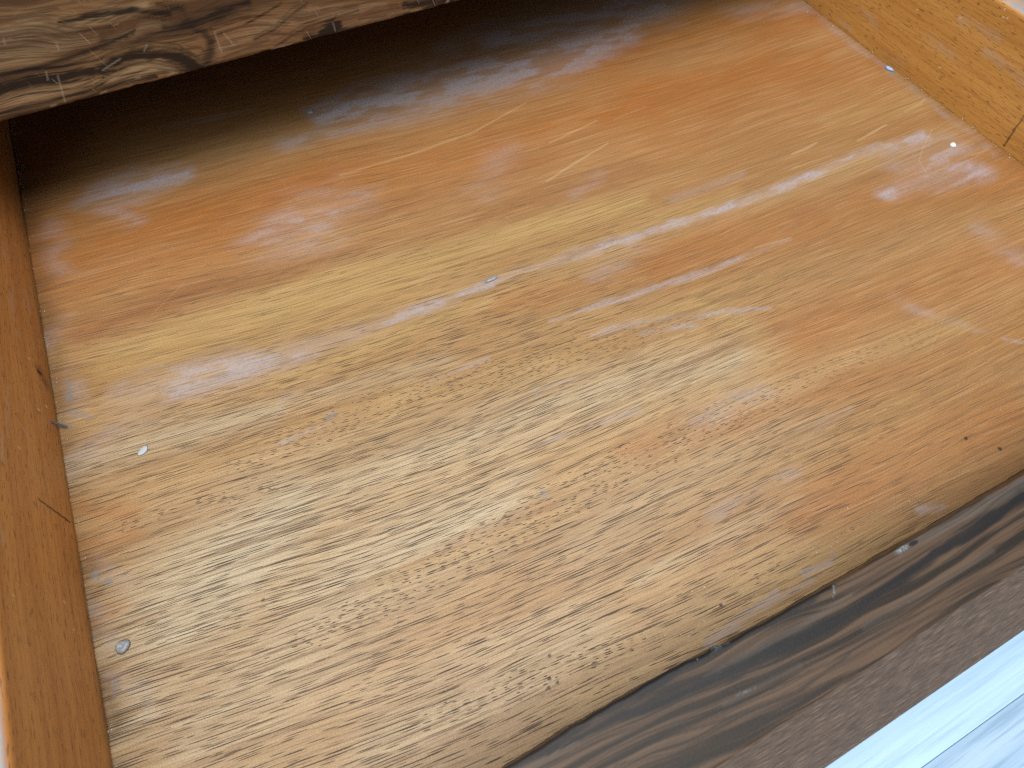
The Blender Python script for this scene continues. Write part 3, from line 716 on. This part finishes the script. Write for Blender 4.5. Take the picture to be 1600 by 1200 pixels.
def mat_floor(name, ca, cb, cc):
    k = N(name)
    x, y, z = k.co()
    n = k.n.new('ShaderNodeObjectInfo')
    sh = k.mul(n.outputs['Random'], 9)
    g = k.noise(k.add(k.mul(x, 3), sh), k.mul(y, 60), sh, 4, 0.6)
    g2 = k.noise(k.add(k.mul(x, 9), sh), k.mul(y, 240), sh, 3, 0.6)
    c = k.mix(k.ramp(g, 0.35, 0.7), ca, cb)
    c = k.mix(k.ramp(g2, 0.42, 0.7, 0, 0.7), c, cc)
    k.bump(g2, 0.2, 0.0004)
    return k.out(c, 0.4, 0.5)

def mat_plain(name, col, rough, col2=None, scale=600):
    k = N(name)
    x, y, z = k.co()
    g = k.noise(k.mul(x, scale), k.mul(y, scale), k.mul(z, scale), 3, 0.6)
    c = k.mix(k.ramp(g, 0.35, 0.65), col, col2 or tuple(i * 0.7 for i in col))
    k.bump(g, 0.4, 0.0003)
    return k.out(c, rough, 0.5)

M_panel = mat_panel()
M_left = mat_side('orange stained side wood', (0.52, 0.235, 0.064), (0.45, 0.19, 0.050), (0.35, 0.14, 0.038))
M_right = mat_side('honey stained side wood', (0.58, 0.285, 0.070), (0.51, 0.235, 0.052), (0.38, 0.16, 0.036))
M_rail = mat_rail()
M_front = mat_front()
M_floor = mat_floor('pale whitewashed floor board', (0.52, 0.74, 0.95), (0.44, 0.65, 0.88), (0.36, 0.55, 0.78))
M_floor2 = mat_floor('blue-grey whitewashed floor board', (0.42, 0.58, 0.76), (0.31, 0.46, 0.64), (0.22, 0.36, 0.52))
M_carcass = mat_plain('dull cabinet wood', (0.20, 0.12, 0.065), 0.6, (0.15, 0.085, 0.045), 40)
M_under = mat_plain('dark sub floor', (0.16, 0.19, 0.22), 0.8)
M_paint = mat_plain('dried white paint', (0.66, 0.70, 0.74), 0.45, (0.58, 0.62, 0.66))
M_blue = mat_plain('pale blue paint', (0.36, 0.47, 0.68), 0.5)
M_film = mat_plain('thin grey paint film', (0.36, 0.40, 0.44), 0.6, (0.33, 0.36, 0.39))
M_glue = mat_plain('grey dried glue', (0.26, 0.275, 0.30), 0.4, (0.16, 0.17, 0.19), 900)
M_steel = mat_plain('dark steel', (0.05, 0.052, 0.06), 0.45)
M_lint = mat_plain('pale lint and sawdust', (0.52, 0.46, 0.38), 0.9)

# ------------------------------------------------------------------ floor (setting)
ZFL = -0.30
floor = box('floor', (-0.8, -1.1, ZFL - 0.04), (1.7, 1.2, ZFL - 0.014), M_under, None, 0.002)
floor['kind'] = 'structure'
yb = -0.174 - 6 * 0.145
i = 0
while yb < 1.1:
    # boards run parallel to the drawer front, end joints staggered
    cut = [0.9, 0.25, 1.2][i % 3]
    for a, b in ((-0.8, cut), (cut + 0.0012, 1.7)):
        box('floor_board', (a, yb + 0.0002, ZFL - 0.0135), (b, yb + 0.145 - 0.0002, ZFL - (0.0004 if i % 2 else 0.0)), M_floor2 if i % 2 else M_floor, floor, 0.0006)
    yb += 0.145; i += 1

# ------------------------------------------------------------------ cabinet
YR, ZR = 0.437, 0.0895
cab = thing('cabinet', (W / 2, 0.7, ZFL), 'old cabinet with figured walnut veneer rail above the open drawer', 'cabinet')
xs = np.arange(-0.062, W + 0.062, 0.0008); zs = np.arange(ZR, 0.168, 0.0008)
GX, GZ = np.meshgrid(xs, zs)
PZ = GZ.copy()
edge = 0.00015 * vnoise(GX * 160, GX * 0, 11) + 0.00015 * vnoise(GX * 600, GX * 0, 12)
chip = np.zeros_like(GX)
for cx, cw, ch in ((0.203, 0.006, 0.0006), (0.333, 0.004, 0.0006), (0.245, 0.004, 0.0003), (0.085, 0.003, 0.0006), (0.12, 0.003, 0.0005)):
    chip = np.maximum(chip, ch * np.clip(1.3 - np.abs(GX - cx) / cw, 0, 1))
PZ += (edge + chip) * np.clip(1 - (GZ - ZR) / 0.004, 0, 1)
PY = np.full_like(GX, YR)
PY += np.where(GZ - ZR < 0.0012, 0.0005 * (1 - (GZ - ZR) / 0.0012), 0)
fr = layers(FEATURES['rail'], GX, GZ, 4, 1.2, (0.1, 1.9))
for _ in range(40):   # small random nicks
    x0 = rng.uniform(0.02, 0.42); z0 = rng.uniform(0.09, 0.155); a = rng.uniform(-0.6, 2.2); L = rng.uniform(0.001, 0.006)
    seg = [(3, rng.uniform(0.08, 0.22), [(x0 * 1000, z0 * 1000, 0.5), ((x0 + L * math.cos(a)) * 1000, (z0 + L * math.sin(a)) * 1000, 0.35)])]
    sx = np.abs(GX[0] - x0) < 0.02; 
    sub = layers(seg, GX[:, sx], GZ[:, sx], 4, 0)
    fr[3][:, sx] = np.maximum(fr[3][:, sx], sub[3])
grid_slab('front_rail', np.stack([GX, PY, PZ], -1), (0, 0.022, 0), [M_rail], cab, {'marks': fr})
box('top_board', (-0.075, YR - 0.006, 0.1695), (W + 0.075, 1.12, 0.190), M_rail, cab, 0.003)
box('side_board', (-0.064, YR + 0.001, ZFL), (-0.040, 1.10, 0.169), M_carcass, cab, 0.001)
box('side_board', (W + 0.040, YR + 0.001, ZFL), (W + 0.064, 1.10, 0.169), M_carcass, cab, 0.001)
box('back_board', (-0.039, 1.085, ZFL), (W + 0.039, 1.10, 0.168), M_carcass, cab, 0.001)
box('lower_rail', (-0.039, YR + 0.001, -0.075), (W + 0.039, YR + 0.022, -0.030), M_rail, cab, 0.001)

# ------------------------------------------------------------------ drawer
drw = thing('drawer', (W / 2, 0.3, -0.02), 'open wooden drawer with worn orange-tan bottom, empty, pulled out of the cabinet', 'drawer')
ZF = 0.0765
DEPTH = 0.66

# bottom panel, slid into the sides with a hairline gap
st = 0.00085
xs = np.arange(0.0009, W - 0.0004, st); ys = np.arange(-0.0145, DEPTH, st)
GX, GY = np.meshgrid(xs, ys)
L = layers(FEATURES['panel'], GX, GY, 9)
def fbm(x, y, seed, n=3):
    return 0.5 + 0.5 * sum(0.55 ** i * vnoise(x * 2 ** i, y * 2 ** i, seed + i) for i in range(n)) / 1.2
# grain leaves the left side at a slant and straightens to the right
GV = GY + 0.115 * GX - 0.075 * GX * GX + 0.006 * vnoise(GX * 5, GY * 9, 61) + 0.0016 * vnoise(GX * 14, GY * 40, 62)
figure = [fbm(GX * 1.8 + 3, GV * 36, 71, 4), fbm(GX * 10, GY * 24, 81, 4), fbm(GX * 4, GV * 42, 91), fbm(GX * 36, GV * 110, 101, 4)]
hair = np.zeros_like(GX)
for _ in range(45):      # faint hairline rubs, mostly across the middle and right
    x0 = rng.uniform(0.05, 0.7); y0 = rng.uniform(0.03, 0.5); a = rng.normal(0.12, 0.25); ll = rng.uniform(0.008, 0.05)
    sx = (np.abs(xs - x0 - ll / 2) < ll); sy = np.abs(ys - y0) < 0.03
    sub = layers([(0, rng.uniform(0.05, 0.2), [(x0 * 1e3, y0 * 1e3, 0.3), ((x0 + ll * math.cos(a)) * 1e3, (y0 + ll * math.sin(a)) * 1e3, 0.3)])],
                 GX[np.ix_(sy, sx)], GY[np.ix_(sy, sx)], 1, 0)[0]
    hair[np.ix_(sy, sx)] = np.maximum(hair[np.ix_(sy, sx)], sub)
GZ = -0.0002 + 0.0006 * vnoise(GX * 7, GY * 9, 31) + 0.00012 * vnoise(GX * 40, GY * 90, 32)
GZ -= 0.0008
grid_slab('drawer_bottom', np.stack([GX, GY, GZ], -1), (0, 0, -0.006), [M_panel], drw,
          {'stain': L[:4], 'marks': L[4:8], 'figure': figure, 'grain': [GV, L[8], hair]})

def side(name, x, sgn, height, mat, feats):
    st = 0.0009
    ys = np.arange(-0.0015, DEPTH + 0.012, st)
    # face profile: flat inner face, then a rounded top arris
    r = 0.004
    prof = [(0.0, z) for z in np.arange(-0.014, height - r, st)]
    prof += [(r - r * math.cos(t), height - r + r * math.sin(t)) for t in np.linspace(0, math.pi / 2, 7)]
    prof += [(0.008, height), (0.0125, height), (0.0132, height - 0.0008), (0.0132, -0.014)]
    prof = np.array(prof)
    GY, I = np.meshgrid(ys, np.arange(len(prof)))
    off = prof[:, 0][I]; GZ = prof[:, 1][I]
    wob = 0.0004 * vnoise(GY * 9, GZ * 20, 41)
    P = np.stack([x + sgn * (off + np.where(off < 0.006, wob, 0)), GY, GZ], -1)
    if sgn > 0: P = P[:, ::-1]
    Lr = layers(feats, P[..., 1], P[..., 2], 4, 0.6)
    Lr[3] = np.clip((np.abs(P[..., 0] - x) - 0.0006) / 0.0012, 0, 1) * (np.abs(P[..., 0] - x) < 0.009)
    o = sweep(name, P, [mat], drw, {'marks': Lr})
    return o
left = side('side_panel', 0.0, -1, 0.0685, M_left, FEATURES['left'])
right = side('side_panel', W, 1, 0.0830, M_right, FEATURES['right'])
left['label'] = 'darker orange-brown side board with a vertical crack near the joint'
right['label'] = 'honey-coloured side board with pale worn top edge'
box('back_panel', (0.0002, DEPTH + 0.0004, -0.0135), (W - 0.0002, DEPTH + 0.0115, 0.066), M_left, drw, 0.0008)

# drawer front: flat veneered top, outer face flaring outwards
xs = np.arange(-0.034, W + 0.034, 0.001)
prof = [(0.0, -0.014), (0.0, 0.02), (0.0, 0.05), (0.0, ZF - 0.004)]
r = 0.0016
prof += [(-r + r * math.cos(t), ZF - r + r * math.sin(t)) for t in np.linspace(0, math.pi / 2, 6)]
prof += [(y, ZF) for y in np.arange(-0.0025, -0.0372, -0.0008)]
prof += [(-0.0376, ZF - 0.0001), (-0.0381, ZF - 0.0006)]
n0 = len(prof)
prof += [(-0.0381 - t * 0.0266, ZF - 0.0006 - t * 0.0419) for t in np.linspace(0.03, 1, 30)]
prof += [(-0.0652, 0.030), (-0.0652, -0.018), (-0.060, -0.022), (-0.010, -0.022)]
prof = np.array(prof)
GX, I = np.meshgrid(xs, np.arange(len(prof)))
GY = prof[:, 0][I]; GZ = prof[:, 1][I]
# inner arris is not straight: worn, with a chip
sx = np.array([-0.04, 0.10, 0.163, 0.190, 0.2205, 0.245, 0.259, 0.305, 0.347, 0.424, 0.76])
sy = np.array([-0.0055, -0.0046, -0.0035, -0.0027, -0.0028, -0.0040, -0.0054, -0.0068, -0.0075, -0.0087, -0.0110])
inner = np.interp(GX, sx, sy) + 0.00025 * vnoise(GX * 220, GX * 0, 51) + 0.0003 * vnoise(GX * 60, GX * 0, 52)
inner += 0.0009 * np.clip(1 - np.abs(GX - 0.254) / 0.004, 0, 1)
GYw = np.where(GY > -0.0381, inner + GY * (0.0381 + inner) / 0.0381, GY)
P = np.stack([GX, GYw, GZ], -1)[::-1]
Lf = layers(FEATURES['front'], P[..., 0], P[..., 1], 4, 0.8)
sweep('front_panel', P, [M_front], drw, {'marks': Lf})

# dried drops, chips and a nail that the photograph shows on the boards
def blob(name, x, y, rx, ry, h, mat, rot=0.0, seed=0, ring=False):
    g = random.Random(seed)
    bm = bmesh.new(); n = 28
    rings = [(1.0, 0.0), (0.86, 0.55), (0.55, 0.95 if not ring else 1.15), (0.22, 1.0 if not ring else 0.45)]
    p1, p2 = g.uniform(0, 6.3), g.uniform(0, 6.3)
    rad = [1 + 0.10 * math.sin(2 * math.pi * i / n * 2 + p1) + 0.07 * math.sin(2 * math.pi * i / n * 3 + p2) for i in range(n)]
    z0 = -0.0011
    rows = []
    for rr, hh in rings:
        row = []
        for i in range(n):
            a = 2 * math.pi * i / n
            px = rx * rr * rad[i] * math.cos(a); py = ry * rr * rad[i] * math.sin(a)
            row.append(bm.verts.new((x + px * math.cos(rot) - py * math.sin(rot),
                                     y + px * math.sin(rot) + py * math.cos(rot), z0 + h * hh)))
        rows.append(row)
    for a, b in zip(rows[:-1], rows[1:]):
        for i in range(n):
            bm.faces.new((a[i], a[(i + 1) % n], b[(i + 1) % n], b[i]))
    bm.faces.new(rows[-1])
    bm.faces.new(rows[0][::-1])
    me = bpy.data.meshes.new(name); bm.to_mesh(me); bm.free()
    return link(name, me, mat, drw, True)
blob('paint_drop', 0.0433, 0.2358, 0.0034, 0.0024, 0.0007, M_film, 0.5, 1)
blob('paint_drop', 0.6880, 0.2191, 0.0030, 0.0026, 0.0014, M_paint, 0.0, 2)
blob('paint_drop', 0.2286, 0.4940, 0.0026, 0.0030, 0.0012, M_glue, 0.0, 3)
blob('glue_drop', 0.0139, 0.1297, 0.0034, 0.0038, 0.0016, M_glue, 0.0, 4, True)
blob('glue_drop', 0.2850, 0.2610, 0.0050, 0.0015, 0.0010, M_glue, 0.15, 5)
blob('paint_chip', 0.7165, 0.3210, 0.0024, 0.0040, 0.0016, M_blue, 0.2, 6)
bm = bmesh.new()
bmesh.ops.create_cone(bm, cap_ends=True, segments=10, radius1=0.0007, radius2=0.0005, depth=0.011)
ret = bmesh.ops.create_cone(bm, cap_ends=True, segments=12, radius1=0.0013, radius2=0.0013, depth=0.0012)
for v in ret['verts']: v.co.z -= 0.0058
d = Vector((0.0065, -0.005, -0.0035)).normalized()
bm.transform(Matrix.Translation((0.0022, 0.2745, 0.0028)) @ d.to_track_quat('Z', 'Y').to_matrix().to_4x4())
me = bpy.data.meshes.new('nail'); bm.to_mesh(me); bm.free()
link('nail', me, M_steel, drw)

# sawdust crumbs lying in the joints
bm = bmesh.new(); g = random.Random(5)
def crumb(x, y, s):
    ret = bmesh.ops.create_icosphere(bm, subdivisions=1, radius=s)
    for v in ret['verts']:
        v.co = Vector((x + v.co.x * g.uniform(0.6, 1.5), y + v.co.y * g.uniform(0.6, 1.5), -0.0008 + s * 0.4 + v.co.z * g.uniform(0.5, 0.9)))
for _ in range(90): crumb(0.0012 + abs(g.gauss(0, 0.0022)), g.uniform(0.47, 0.60), g.uniform(0.00018, 0.0005))
for _ in range(60): crumb(0.0012 + abs(g.gauss(0, 0.0018)), g.uniform(0.02, 0.46), g.uniform(0.00018, 0.0004))
for _ in range(40): crumb(W - 0.0008 - abs(g.gauss(0, 0.004)), g.uniform(0.15, 0.45), g.uniform(0.0002, 0.0006))
for _ in range(60): crumb(g.uniform(0.2, 0.48), 0.004 + abs(g.gauss(0, 0.008)), g.uniform(0.0002, 0.0004))
me = bpy.data.meshes.new('sawdust'); bm.to_mesh(me); bm.free()
du = link('sawdust', me, M_lint, drw)
du['kind'] = 'stuff'
